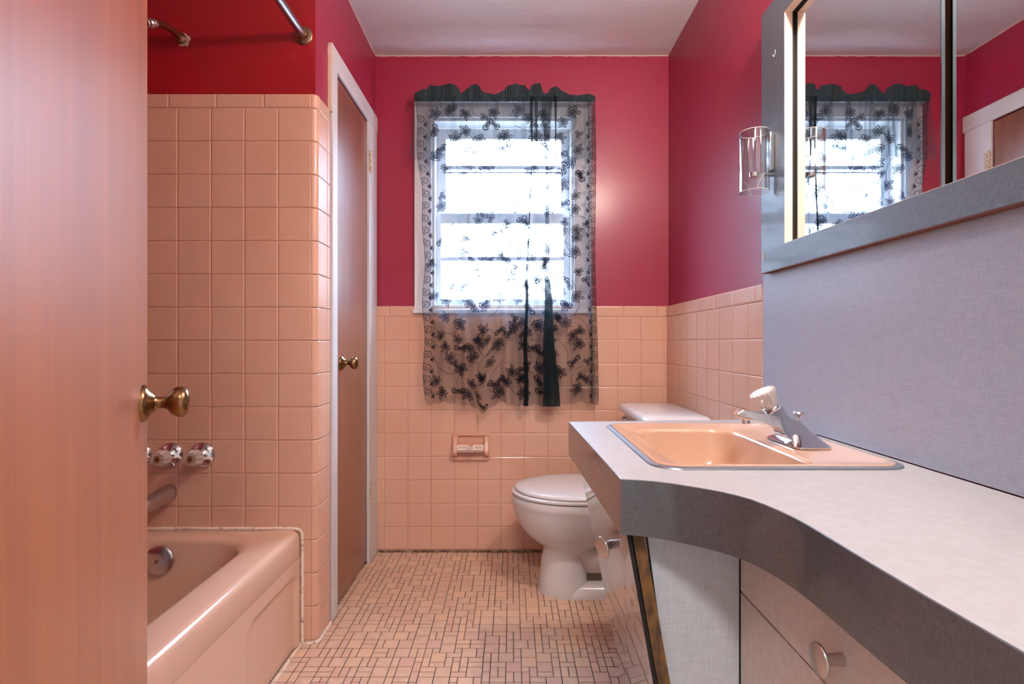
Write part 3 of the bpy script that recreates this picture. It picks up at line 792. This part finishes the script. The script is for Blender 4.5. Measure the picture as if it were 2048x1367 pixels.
for a, b in ((HX0+0.003, OX0-0.001), (OX1+0.001, HX1-0.003)):
    bm = B(); prof = [(0.010, OZ1-0.002), (0.014, OZ1-0.02), (0.022, OZ1-0.045), (0.030, OZ1-0.060), (0.034, OZ1-0.072), (0.031, OZ1-0.082), (0.020, OZ1-0.092), (0.010, OZ1-0.097)]
    loft(bm, [[(a, hy-0.008, z), (a, hy-0.008-d, z), (b, hy-0.008-d, z), (b, hy-0.008, z)] for d, z in prof]); obj('ear', bm, M['holder'], ph, bevel=0.004)
rz = zpx(894, hy)
rl = thing('paper_roller', 'pale plastic spring roller held between the paper holder ears', 'toilet paper roller', ((OX0+OX1)/2, hy-0.03, rz))
bm = B(); L = (OX1-OX0)
for i in range(6):
    t = 2*PI*i/6+0.26
    for s0, s1 in ((0.01, 0.42), (0.60, 0.985)):
        tube(bm, [(OX0+L*s0, hy-0.030+0.0145*math.cos(t), rz+0.0145*math.sin(t)), (OX0+L*s1, hy-0.030+0.0145*math.cos(t), rz+0.0145*math.sin(t))], 0.0028, 8)
for s0 in (0.01, 0.40, 0.62, 0.97):
    lathe(bm, [(0.016, OX0+L*s0-0.003), (0.0170, OX0+L*s0), (0.0165, OX0+L*s0+0.004)], (0, hy-0.030, rz), (1,0,0), 24)
for k in range(5):
    lathe(bm, [(0.013, OX0+L*(0.43+0.035*k)), (0.0165, OX0+L*(0.435+0.035*k)+0.001), (0.0165, OX0+L*(0.435+0.035*k)+0.0025), (0.013, OX0+L*(0.44+0.035*k)+0.003)], (0, hy-0.030, rz), (1,0.12,0), 24)
lathe(bm, [(0.0085, OX0+L*0.02), (0.0085, OX0+L*0.98)], (0, hy-0.030, rz), (1,0,0), 16)
obj('roller', bm, M['roller'], rl)

# ------------------------------------------------------------------ toilet
YW = 2.05
toi = thing('toilet', 'white toilet against the right wall behind the vanity', 'toilet', (0.36, YW, 0))
def egg(x0, x1, hw, z, n_=48, p=1.0, sharp=0.25):
    cx_ = x0+(x1-x0)*0.55; pts = []
    for i in range(n_):
        t = 2*PI*i/n_; c, s_ = math.cos(t), math.sin(t)
        ax_ = (x1-cx_) if c > 0 else (cx_-x0)
        pw = 0.8 if c > 0 else 1.0
        pts.append((cx_+ax_*math.copysign(abs(c)**pw, c), YW+hw*math.copysign(abs(s_)**(0.85 if c > 0 else 0.95), s_), z))
    return pts
bm = B()
loft(bm, [egg(*a) for a in [
    (0.105, 0.300, 0.098, 0.0), (0.104, 0.302, 0.100, 0.010), (0.108, 0.300, 0.096, 0.05), (0.118, 0.300, 0.090, 0.13), (0.126, 0.305, 0.088, 0.165),
    (0.118, 0.33, 0.095, 0.182), (0.090, 0.36, 0.112, 0.200), (0.060, 0.40, 0.135, 0.225), (0.035, 0.44, 0.154, 0.255), (0.014, 0.47, 0.170, 0.295),
    (0.006, 0.49, 0.178, 0.325), (0.002, 0.50, 0.182, 0.345), (-0.001, 0.505, 0.185, 0.352), (-0.002, 0.506, 0.186, 0.370), (0.003, 0.504, 0.182, 0.381), (0.02, 0.49, 0.166, 0.383)]])
obj('bowl', bm, M['toilet'], toi, smooth=60)
bm = B()
def rr3(x0, x1, hw, z, r): return rrect((x0+x1)/2, YW, (x1-x0)/2, hw, r, z, 6)
loft(bm, [rr3(0.20, 0.62, 0.100, 0.0, 0.03), rr3(0.20, 0.62, 0.101, 0.008, 0.03), rr3(0.20, 0.62, 0.094, 0.035, 0.03), rr3(0.205, 0.615, 0.084, 0.045, 0.03), rr3(0.22, 0.60, 0.070, 0.050, 0.03)])
obj('foot', bm, M['toilet'], toi, smooth=60)
bm = B()
tube(bm, [(0.22, YW-0.004, 0.30), (0.27, YW-0.004, 0.22), (0.33, YW-0.004, 0.148), (0.40, YW-0.004, 0.145), (0.47, YW-0.004, 0.21), (0.53, YW-0.004, 0.22), (0.57, YW-0.004, 0.15), (0.58, YW-0.004, 0.03)], [0.08, 0.088, 0.090, 0.082, 0.068, 0.068, 0.066, 0.06], 24)
box(bm, 0.36, 0.56, YW-0.10, YW+0.10, 0.27, 0.375)
obj('trapway', bm, M['toilet'], toi, smooth=60)
bm = B(); loft(bm, [egg(0.004,0.470,0.180,0.3845), egg(0.000,0.474,0.184,0.387), egg(0.000,0.474,0.184,0.394), egg(0.006,0.470,0.178,0.398)])
obj('seat', bm, M['seat'], toi, smooth=50)
bm = B(); loft(bm, [egg(0.016,0.466,0.174,0.3995), egg(0.011,0.470,0.178,0.402), egg(0.012,0.470,0.177,0.409), egg(0.020,0.462,0.170,0.4135), egg(0.06,0.43,0.14,0.4165), egg(0.14,0.36,0.08,0.418)])
obj('lid', bm, M['seat'], toi, smooth=50)
bm = B(); loft(bm, [rrect(0.612, YW, 0.100, 0.20, 0.03, 0.375, 6), rrect(0.606, YW, 0.106, 0.215, 0.035, 0.42, 6), rrect(0.600, YW, 0.110, 0.225, 0.035, 0.682, 6)])
tank = obj('tank', bm, M['toilet'], toi, smooth=50)
bm = B(); loft(bm, [rrect(0.594, YW, 0.122, 0.238, 0.045, 0.684, 8), rrect(0.594, YW, 0.126, 0.242, 0.05, 0.690, 8), rrect(0.594, YW, 0.126, 0.242, 0.05, 0.704, 8), rrect(0.594, YW, 0.118, 0.232, 0.05, 0.713, 8), rrect(0.594, YW, 0.095, 0.20, 0.05, 0.7185, 8), rrect(0.594, YW, 0.05, 0.14, 0.04, 0.721, 8)])
obj('tank_lid', bm, M['toilet'], toi, smooth=50)
bm = B(); tube(bm, [(0.489, YW+0.15, 0.655), (0.474, YW+0.15, 0.655), (0.470, YW+0.12, 0.652), (0.470, YW+0.08, 0.645)], [0.010, 0.007, 0.006, 0.007], 12); obj('flush_lever', bm, M['chrome'], tank)

# ------------------------------------------------------------------ vanity: cabinet, worktop, sink, tap
ZC = 0.7615; ZA = 0.6715
van = thing('vanity_cabinet', 'pale grey vanity cabinet with slanted door and drawers under the worktop', 'cabinet', (0.5, 0.8, 0))
def sl(xt_, k, z): return xt_+k*(0.672-z)
bm = B()     # door leaf (slanted)
n0, n1, f0, f1 = sl(0.189,.178,0.668), sl(0.189,.178,0.02), sl(0.1796,.1995,0.668), sl(0.1796,.1995,0.02)
hexa(bm, [(n1,0.850,0.02),(n1+0.007,0.850,0.02),(f1+0.007,1.398,0.02),(f1,1.398,0.02),(n0,0.850,0.668),(n0+0.007,0.850,0.668),(f0+0.007,1.398,0.668),(f0,1.398,0.668)])
bm.faces.ensure_lookup_table()
for f in bm.faces:
    c = f.calc_center_median()
    if abs(c.y-0.85) < 0.002 or abs(c.y-1.398) < 0.002: f.material_index = 1
vd = obj('door', bm, [M['gloss_cab'], M['dark']], van, smooth=0); vd['label'] = 'glossy slanted cabinet door'
def pull(parent, p, axis, s, m='dull_chrome', ln=1.0):
    bm = B(); lathe(bm, [(r*s, h*s*ln) for r, h in ((0.0075,0),(0.0068,0.012),(0.0075,0.020),(0.012,0.0235),(0.0185,0.0255),(0.019,0.0275),(0.0185,0.029),(0.012,0.0298),(0.0005,0.030))], p, axis, 32)
    obj('knob', bm, M[m], parent)
yk = 1.06; zk = 0.5655; xk = sl(0.189,.178,zk)+(sl(0.1796,.1995,zk)-sl(0.189,.178,zk))*(yk-0.85)/0.548
pull(vd, (xk+0.001, yk, zk), (-0.88, -0.42, -0.12), 1.2, ln=0.72)
bm = B()     # board behind the door, raw edge to the front
a0, a1, b0, b1 = n0+0.0095, n1+0.0095, f0+0.0095, f1+0.0095; tb = 0.019
hexa(bm, [(a1,0.852,0.0),(a1+tb+.004,0.852,0.0),(b1+tb,1.415,0.0),(b1,1.415,0.0),(a0,0.852,0.6705),(a0+tb,0.852,0.6705),(b0+tb,1.415,0.6705),(b0,1.415,0.6705)])
o = obj('end_board', bm, M['raw'], van, smooth=0); o['label'] = 'weathered brown raw board edge'
bm = B()     # pale front panel facing the camera
pt, pb = 0.2270, 0.2270+0.138*0.67
hexa(bm, [(pb,0.866,0.0),(0.384,0.866,0.0),(0.384,0.882,0.0),(pb,0.882,0.0),(pt,0.866,0.6705),(0.384,0.866,0.6705),(0.384,0.882,0.6705),(pt,0.882,0.6705)])
obj('front_panel', bm, M['cabinet'], van, smooth=0)
bm = B(); box(bm, 0.404, 0.725, 0.245, 0.862, 0.02, 0.6705); obj('carcass', bm, M['dark'], van, smooth=0)
bm = B(); box(bm, 0.404, 0.725, 1.40, 1.415, 0.02, 0.6705); obj('rear_panel', bm, M['dark'], van, smooth=0)
bm = B(); box(bm, 0.3865, 0.404, 0.8635, 0.88, 0.0, 0.6705); obj('corner_post', bm, M['dark'], van, smooth=0)
MC = mat('drawer_laminate', (204, 192, 186), 0.42, coat=0.2, coat_rough=0.2, var=((60,60,60), (197,184,178), 0.4, 0.6))
for z0, z1 in ((0.5655, 0.6695), (0.30, 0.5625), (0.04, 0.297)):
    bm = B(); box(bm, 0.385, 0.4035, 0.25, 0.8625, z0, z1); dr = obj('drawer', bm, MC, van, bevel=0.001)
    pull(dr, (0.385, 0.596, (z0+z1)/2-(0.003 if z0 > .5 else 0)), (-1, 0, 0), 1.0)

top = thing('worktop', 'pale laminate worktop with curved charcoal front edge', 'countertop', (0.5, 0.8, ZA))
curve = [(0.1775,0.832),(0.205,0.8265),(0.2302,0.818),(0.2530,0.806),(0.2734,0.7915),(0.2930,0.777),(0.3112,0.7610),(0.3260,0.744),(0.3384,0.7245),(0.3470,0.701),(0.3537,0.6757),(0.3580,0.651),(0.3607,0.6246),(0.3615,0.595),(0.3615,0.559),(0.3620,0.50),(0.3635,0.445),(0.368,0.36),(0.371,0.245)]
outline = [(0.159,1.4285)] + curve + [(0.7270,0.245),(0.7270,1.474)]
SX0, SX1, SY0, SY1 = 0.247, 0.708, 0.889, 1.385
scx, scy, shx, shy = (SX0+SX1)/2, (SY0+SY1)/2, (SX1-SX0)/2, (SY1-SY0)/2
bm = B()
ov = [bm.verts.new((x, y, ZC)) for x, y in outline]
hv = [bm.verts.new(p) for p in rrect(scx, scy, shx-0.008, shy-0.008, 0.045, ZC, 6)]
es = [bm.edges.new((ov[i], ov[(i+1)%len(ov)])) for i in range(len(ov))] + [bm.edges.new((hv[i], hv[(i+1)%len(hv)])) for i in range(len(hv))]
bmesh.ops.triangle_fill(bm, edges=es, use_beauty=True)
# thickness
r_ = bmesh.ops.extrude_face_region(bm, geom=list(bm.faces))
bmesh.ops.translate(bm, verts=[v for v in r_['geom'] if isinstance(v, bmesh.types.BMVert)], vec=(0,0,-0.018))
obj('top', bm, M['counter'], top, smooth=20)
bm = B()
band = [(0.159,1.4285)] + curve
inner = []
for i, (x, y) in enumerate(band):
    p = Vector((*band[max(i-1,0)], 0)); q = Vector((*band[min(i+1,len(band)-1)], 0)); d = (q-p).normalized()
    n_ = Vector((-d.y, d.x, 0)); inner.append((x+n_.x*0.018, y+n_.y*0.018))
inner[1] = (0.1955, 0.849)
o_ = 0.0012
rings = []
for (x, y), (u, v) in zip(band, inner):
    d = Vector((x-u, y-v, 0)).normalized()*o_
    rings.append([(x+d.x, y+d.y, ZA), (x+d.x, y+d.y, ZC-0.0008), (x, y, ZC+0.0002), (u, v, ZC-0.019), (u, v, ZA)])
loft(bm, rings, True, True)
o = obj('edge_band', bm, M['edge'], top, smooth=25); o['label'] = 'charcoal linen-patterned edge band'
bm = B(); box(bm, 0.159, 0.7270, 1.4287, 1.4295, ZA, ZC-0.001)
hexa(bm, [(0.160,1.4285,ZA),(0.7270,1.4735,ZA),(0.7270,1.4755,ZA),(0.160,1.4305,ZA),(0.160,1.4285,ZC-.0005),(0.7270,1.4735,ZC-.0005),(0.7270,1.4755,ZC-.0005),(0.160,1.4305,ZC-.0005)])
obj('rear_edge', bm, M['edge'], top, smooth=0)

snk = thing('sink', 'peach basin with a steel band set into the worktop', 'sink', (scx, scy, ZC))
bm = B()
loft(bm, [rrect(scx, scy, shx, shy, 0.052, ZC+0.0003, 8), rrect(scx, scy, shx-0.001, shy-0.001, 0.052, ZC+0.0028, 8), rrect(scx, scy, shx-0.009, shy-0.009, 0.045, ZC+0.0042, 8), rrect(scx, scy, shx-0.011, shy-0.011, 0.044, ZC+0.0015, 8)], False, False)
o = obj('steel_band', bm, M['steel'], snk, smooth=50)
bm = B(); bx_, by_, bhx, bhy = 0.4275, 1.112, 0.1225, 0.192
R = [rrect(scx, scy, shx-0.0105, shy-0.0105, 0.043, ZC+0.001, 8), rrect(scx, scy, shx-0.012, shy-0.012, 0.042, ZC+0.0055, 8), rrect(scx, scy, shx-0.018, shy-0.018, 0.038, ZC+0.0065, 8), rrect(scx, scy, shx-0.028, shy-0.028, 0.034, ZC+0.003, 8)]
R += [rrect(bx_, by_, bhx+0.012, bhy+0.012, 0.062, ZC+0.0015, 8)]
for k in range(1, 6):
    t = PI/2*k/5; R.append(rrect(bx_, by_, bhx+0.012-0.012*math.sin(t), bhy+0.012-0.012*math.sin(t), 0.056, ZC+0.0015-0.012*(1-math.cos(t)), 8))
for dz, ins, rr_ in ((0.035,0.004,0.056),(0.075,0.012,0.058),(0.10,0.022,0.06),(0.118,0.038,0.06),(0.126,0.06,0.05),(0.128,0.09,0.02)):
    R.append(rrect(bx_, by_, bhx-ins, bhy-ins, min(rr_, bhx-ins-0.001), ZC-dz, 8))
loft(bm, R, False, True)
obj('basin', bm, M['sink'], snk, smooth=50)
bm = B(); lathe(bm, [(0.026,0.0),(0.026,0.002),(0.020,0.003),(0.018,0.001)], (bx_, by_, ZC-0.1278), (0,0,1), 28); obj('drain', bm, M['chrome'], snk)

# tap
YF = 1.112
tap = thing('tap', 'chrome single-handle tap with clear knob on the sink deck', 'tap', (0.615, YF, ZC+0.004))
prof = [(0.505,0.836),(0.4965,0.8375),(0.4850,0.8300),(0.4880,0.8225),(0.500,0.8165),(0.534,0.8130),(0.552,0.8080),(0.569,0.7990),(0.582,0.7870),(0.590,0.7760),(0.594,0.7685),(0.660,0.7685),(0.646,0.7800),(0.637,0.7920),(0.628,0.8030),(0.617,0.8130),(0.600,0.8200),(0.590,0.8255),(0.583,0.8350),(0.5790,0.8455),(0.5723,0.8462),(0.5490,0.8305)]
bm = B(); rings = []
for yo, ins in ((-0.0225, 0.0035), (-0.0195, 0.0), (0.0195, 0.0), (0.0225, 0.0035)):
    ccx = sum(p[0] for p in prof)/len(prof); ccz = sum(p[1] for p in prof)/len(prof)
    ring = []
    for x, z in prof:
        tp = 0.55+0.45*min(1, max(0, (x-0.49)/0.08)); wid = 1+0.35*max(0, (0.80-z)/0.035)
        d = Vector((ccx-x, 0, ccz-z)); d = d.normalized()*ins if d.length else d
        ring.append((x+d.x, YF+yo*tp*wid, z+d.z*0.6))
    rings.append(ring)
loft(bm, rings); bmesh.ops.triangulate(bm, faces=[f for f in bm.faces if len(f.verts) > 4])
obj('body', bm, M['chrome'], tap, smooth=28)
bm = B()
loft(bm, [rrect(0.620, YF, 0.038, 0.070, 0.018, ZC+0.0035, 6), rrect(0.620, YF, 0.038, 0.070, 0.018, ZC+0.007, 6), rrect(0.621, YF, 0.032, 0.050, 0.018, ZC+0.015, 6), rrect(0.621, YF, 0.027, 0.032, 0.016, ZC+0.026, 6)])
obj('base_plate', bm, M['chrome'], tap, smooth=28)
bm = B(); lathe(bm, [(0.0085,0),(0.0085,0.012),(0.007,0.0125)], (0.507, YF, 0.8195), (0.05,0,-1), 20); obj('aerator', bm, M['dull_chrome'], tap)
ka = Vector((-0.467, 0, 0.884)); kp = Vector((0.5615, YF, 0.8395))
bm = B(); lathe(bm, [(0.012,-0.004),(0.015,0.0),(0.0165,0.004),(0.014,0.006)], kp, ka, 28); obj('collar', bm, M['dull_chrome'], tap)
bm = B(); lathe(bm, [(0.0145,0.004),(0.0175,0.008),(0.021,0.018),(0.0255,0.032),(0.0275,0.038),(0.0265,0.0415),(0.0225,0.043)], kp, ka, 72, flute=(18, 0.035))
kn = obj('knob', bm, M['acrylic'], tap); kn['label'] = 'clear fluted acrylic knob'
bm = B(); lathe(bm, [(0.0115,0.004),(0.0115,0.022),(0.008,0.024),(0.008,0.039)], kp, ka, 24); obj('core', bm, M['dull_chrome'], kn)
bm = B(); lathe(bm, [(0.0215,0.0395),(0.0215,0.0428),(0.018,0.0438),(0.001,0.044)], kp, ka, 36); o = obj('cap', bm, M['white_cap'], kn); o['label'] = 'pale round cap'
bm = B(); lathe(bm, [(0.003,-0.02),(0.003,0.010),(0.0045,0.013),(0.010,0.019),(0.0115,0.021),(0.009,0.0245),(0.001,0.026)], (0.620, YF+0.0, 0.808), (0.12,0,1), 24); obj('lift_rod', bm, M['dull_chrome'], tap)

# backsplash
bm = B(); box(bm, 0.7275, XR-0.0006, 0.245, 1.484, ZC+0.0022, 1.1765)
tag(obj('backsplash_panel', bm, M['panel'], loc=(0.735, 0.86, ZC), smooth=0), 'smooth pale grey laminate panel on the wall above the worktop', 'backsplash')

# ------------------------------------------------------------------ mirror cabinet
XF, YF0, YF1, ZF0, ZF1 = 0.706, 0.245, 1.449, 1.1767, 1.906
OY1, OZa, OZb = 1.3265, 1.2406, 1.839
mc = thing('mirror_cabinet', 'grey-framed mirror cabinet with two sliding mirrors on the right wall', 'mirror cabinet', (0.72, 0.85, ZF0))
bm = B(); box(bm, XF, XR-0.0004, OY1+0.0015, YF1, ZF0+0.002, ZF1); obj('stile', bm, M['frame'], mc, smooth=0)
bm = B(); box(bm, XF, XR-0.0004, YF0, OY1+0.0015, ZF0+0.002, OZa-0.0012); obj('lower_rail', bm, M['frame'], mc, smooth=0)
bm = B(); box(bm, XF, XR-0.0004, YF0, OY1+0.0015, OZb+0.0012, ZF1); obj('upper_rail', bm, M['frame'], mc, smooth=0)
bm = B(); box(bm, XF+0.0006, XR-0.0004, YF0, YF1-0.001, ZF0-0.0002, ZF0+0.002); o = obj('underside', bm, M['brown'], mc, smooth=0); o['label'] = 'brown unfinished underside'
bm = B(); box(bm, XF+0.0004, 0.7267, OY1, OY1+0.0015, OZa, OZb); box(bm, XF+0.0004, 0.7267, 0.26, OY1, OZb, OZb+0.0012); box(bm, XF+0.0004, 0.7267, 0.26, OY1, OZa-0.0012, OZa-0.0004)
o = obj('lining', bm, M['jamb'], mc, smooth=0); o['label'] = 'cream wood lining'
bm = B(); box(bm, 0.7267, 0.7322, OY1-0.0012, OY1+0.0015, OZa, OZb); box(bm, 0.7267, 0.75, 0.26, OY1, OZb-0.002, OZb+0.0012); box(bm, 0.7267, 0.75, 0.26, OY1, OZa-0.002, OZa+0.001)
obj('track', bm, M['dark'], mc, smooth=0)
SEAM = 0.8745
bm = B(); box(bm, 0.733, 0.7378, SEAM, OY1+0.001, OZa, OZb); ml = obj('sliding_mirror', bm, M['mirror'], mc, smooth=0)
bm = B(); box(bm, 0.7324, 0.7384, SEAM-0.0016, SEAM+0.0014, OZa, OZb); obj('edge_strip', bm, M['mirror_edge'], ml, smooth=0)
bm = B(); box(bm, 0.745, 0.7498, 0.27, SEAM+0.06, OZa, OZb); obj('sliding_mirror', bm, M['mirror'], mc, smooth=0)
bm = B(); box(bm, 0.752, 0.754, 0.27, OY1+0.003, OZa-0.002, OZb+0.002); box(bm, 0.7384, 0.7448, SEAM+0.02, SEAM+0.024, OZa, OZb); obj('back', bm, M['brown'], mc, smooth=0)

bm = B(); vs = [bm.verts.new((XF-0.0004, YF1-0.004-0.008*math.sin(t*2)*0+a_, ZF0+0.030+b_)) for t, a_, b_ in ((0,0,0),(0,-.007,.004),(0,-.009,.016),(0,-.006,.026),(0,-.003,.034),(0,0,.036))]
bm.faces.new(vs); o = obj('chip', bm, M['cream_trim'], mc, smooth=0); o['label'] = 'chipped cream spot on the frame corner'
bm = B(); tube(bm, [(XF-0.0005, 1.385-0.0022*k, 1.752+0.010*((k-3)/3.0)**2*(1.5 if k > 3 else 0.8)) for k in range(7)], 0.0007, 6); o = obj('scratch', bm, M['white_trim'], mc); o['label'] = 'small hook-shaped scratch'

# glass cylinder on its bracket
gx, gy, gr, gz0, gz1 = 0.6577, 1.390, 0.0385, 1.3906, 1.552
gl = thing('glass_shade', 'clear glass cylinder on a chrome bracket fixed to the mirror frame', 'glass shade', (gx, gy, gz0))
bm = B()
loft(bm, [[(gx+r_*math.cos(2*PI*i/64), gy+r_*math.sin(2*PI*i/64), z) for i in range(64)] for r_, z in ((gr-0.0022,gz0),(gr,gz0+0.0008),(gr,gz1-0.001),(gr-0.001,gz1),(gr-0.0024,gz1-0.001),(gr-0.0024,gz0+0.0008),(gr-0.0022,gz0))], False, False)
tb_ = obj('cylinder', bm, M['glass'], gl)
rimm = mat('glass_rim', (214, 206, 202), 0.1, spec=0.8)
bm = B()
tube(bm, [(gx+(gr-0.001)*math.cos(2*PI*i/48), gy+(gr-0.001)*math.sin(2*PI*i/48), gz1) for i in range(49)], 0.0008, 6); obj('rim', bm, rimm, tb_); bm = B()
tube(bm, [(gx+(gr-0.001)*math.cos(2*PI*i/48), gy+(gr-0.001)*math.sin(2*PI*i/48), gz0) for i in range(49)], 0.0007, 6); obj('rim', bm, rimm, tb_)
for c0 in (-1.2, 1.94):
    bm = B(); pts = []
    for k in range(25):
        q = -1+2*k/24; a_ = c0+q*0.62; pts.append((gx+(gr-0.001)*math.cos(a_), gy+(gr-0.001)*math.sin(a_), gz0+0.040*(1-q*q)))
    tube(bm, pts, 0.0006, 6); obj('arch_line', bm, rimm, tb_)
bm = B(); box(bm, 0.6935, XF, gy-0.014, gy+0.010, 1.446, 1.550); obj('back_plate', bm, M['chrome'], gl, bevel=0.002)
bm = B(); box(bm, 0.664, XF, gy-0.006, gy+0.006, 1.434, 1.440); lathe(bm, [(0.013,1.431),(0.013,1.443)], (gx, gy, 0), (0,0,1), 24); obj('arm', bm, M['chrome'], gl, bevel=0.001)

# lamp above the mirror (out of the picture, it lights the room)
lp = thing('vanity_lamp', 'round frosted globe lamp on the wall above the mirror cabinet', 'wall lamp', (0.66, 0.85, 2.04))
bm = B(); box(bm, 0.716, XR-0.0004, 0.79, 0.91, 2.01, 2.13); obj('wall_plate', bm, M['chrome'], lp, bevel=0.003)
bm = B(); lathe(bm, [(0.022,0),(0.022,0.03),(0.028,0.036)], (0.716, 0.85, 2.07), (-1,0,0), 24); obj('socket', bm, M['chrome'], lp)
bm = B(); bmesh.ops.create_uvsphere(bm, u_segments=32, v_segments=20, radius=0.036, matrix=Matrix.Translation((0.632, 0.85, 2.07))); obj('globe', bm, M['bulb'], lp)
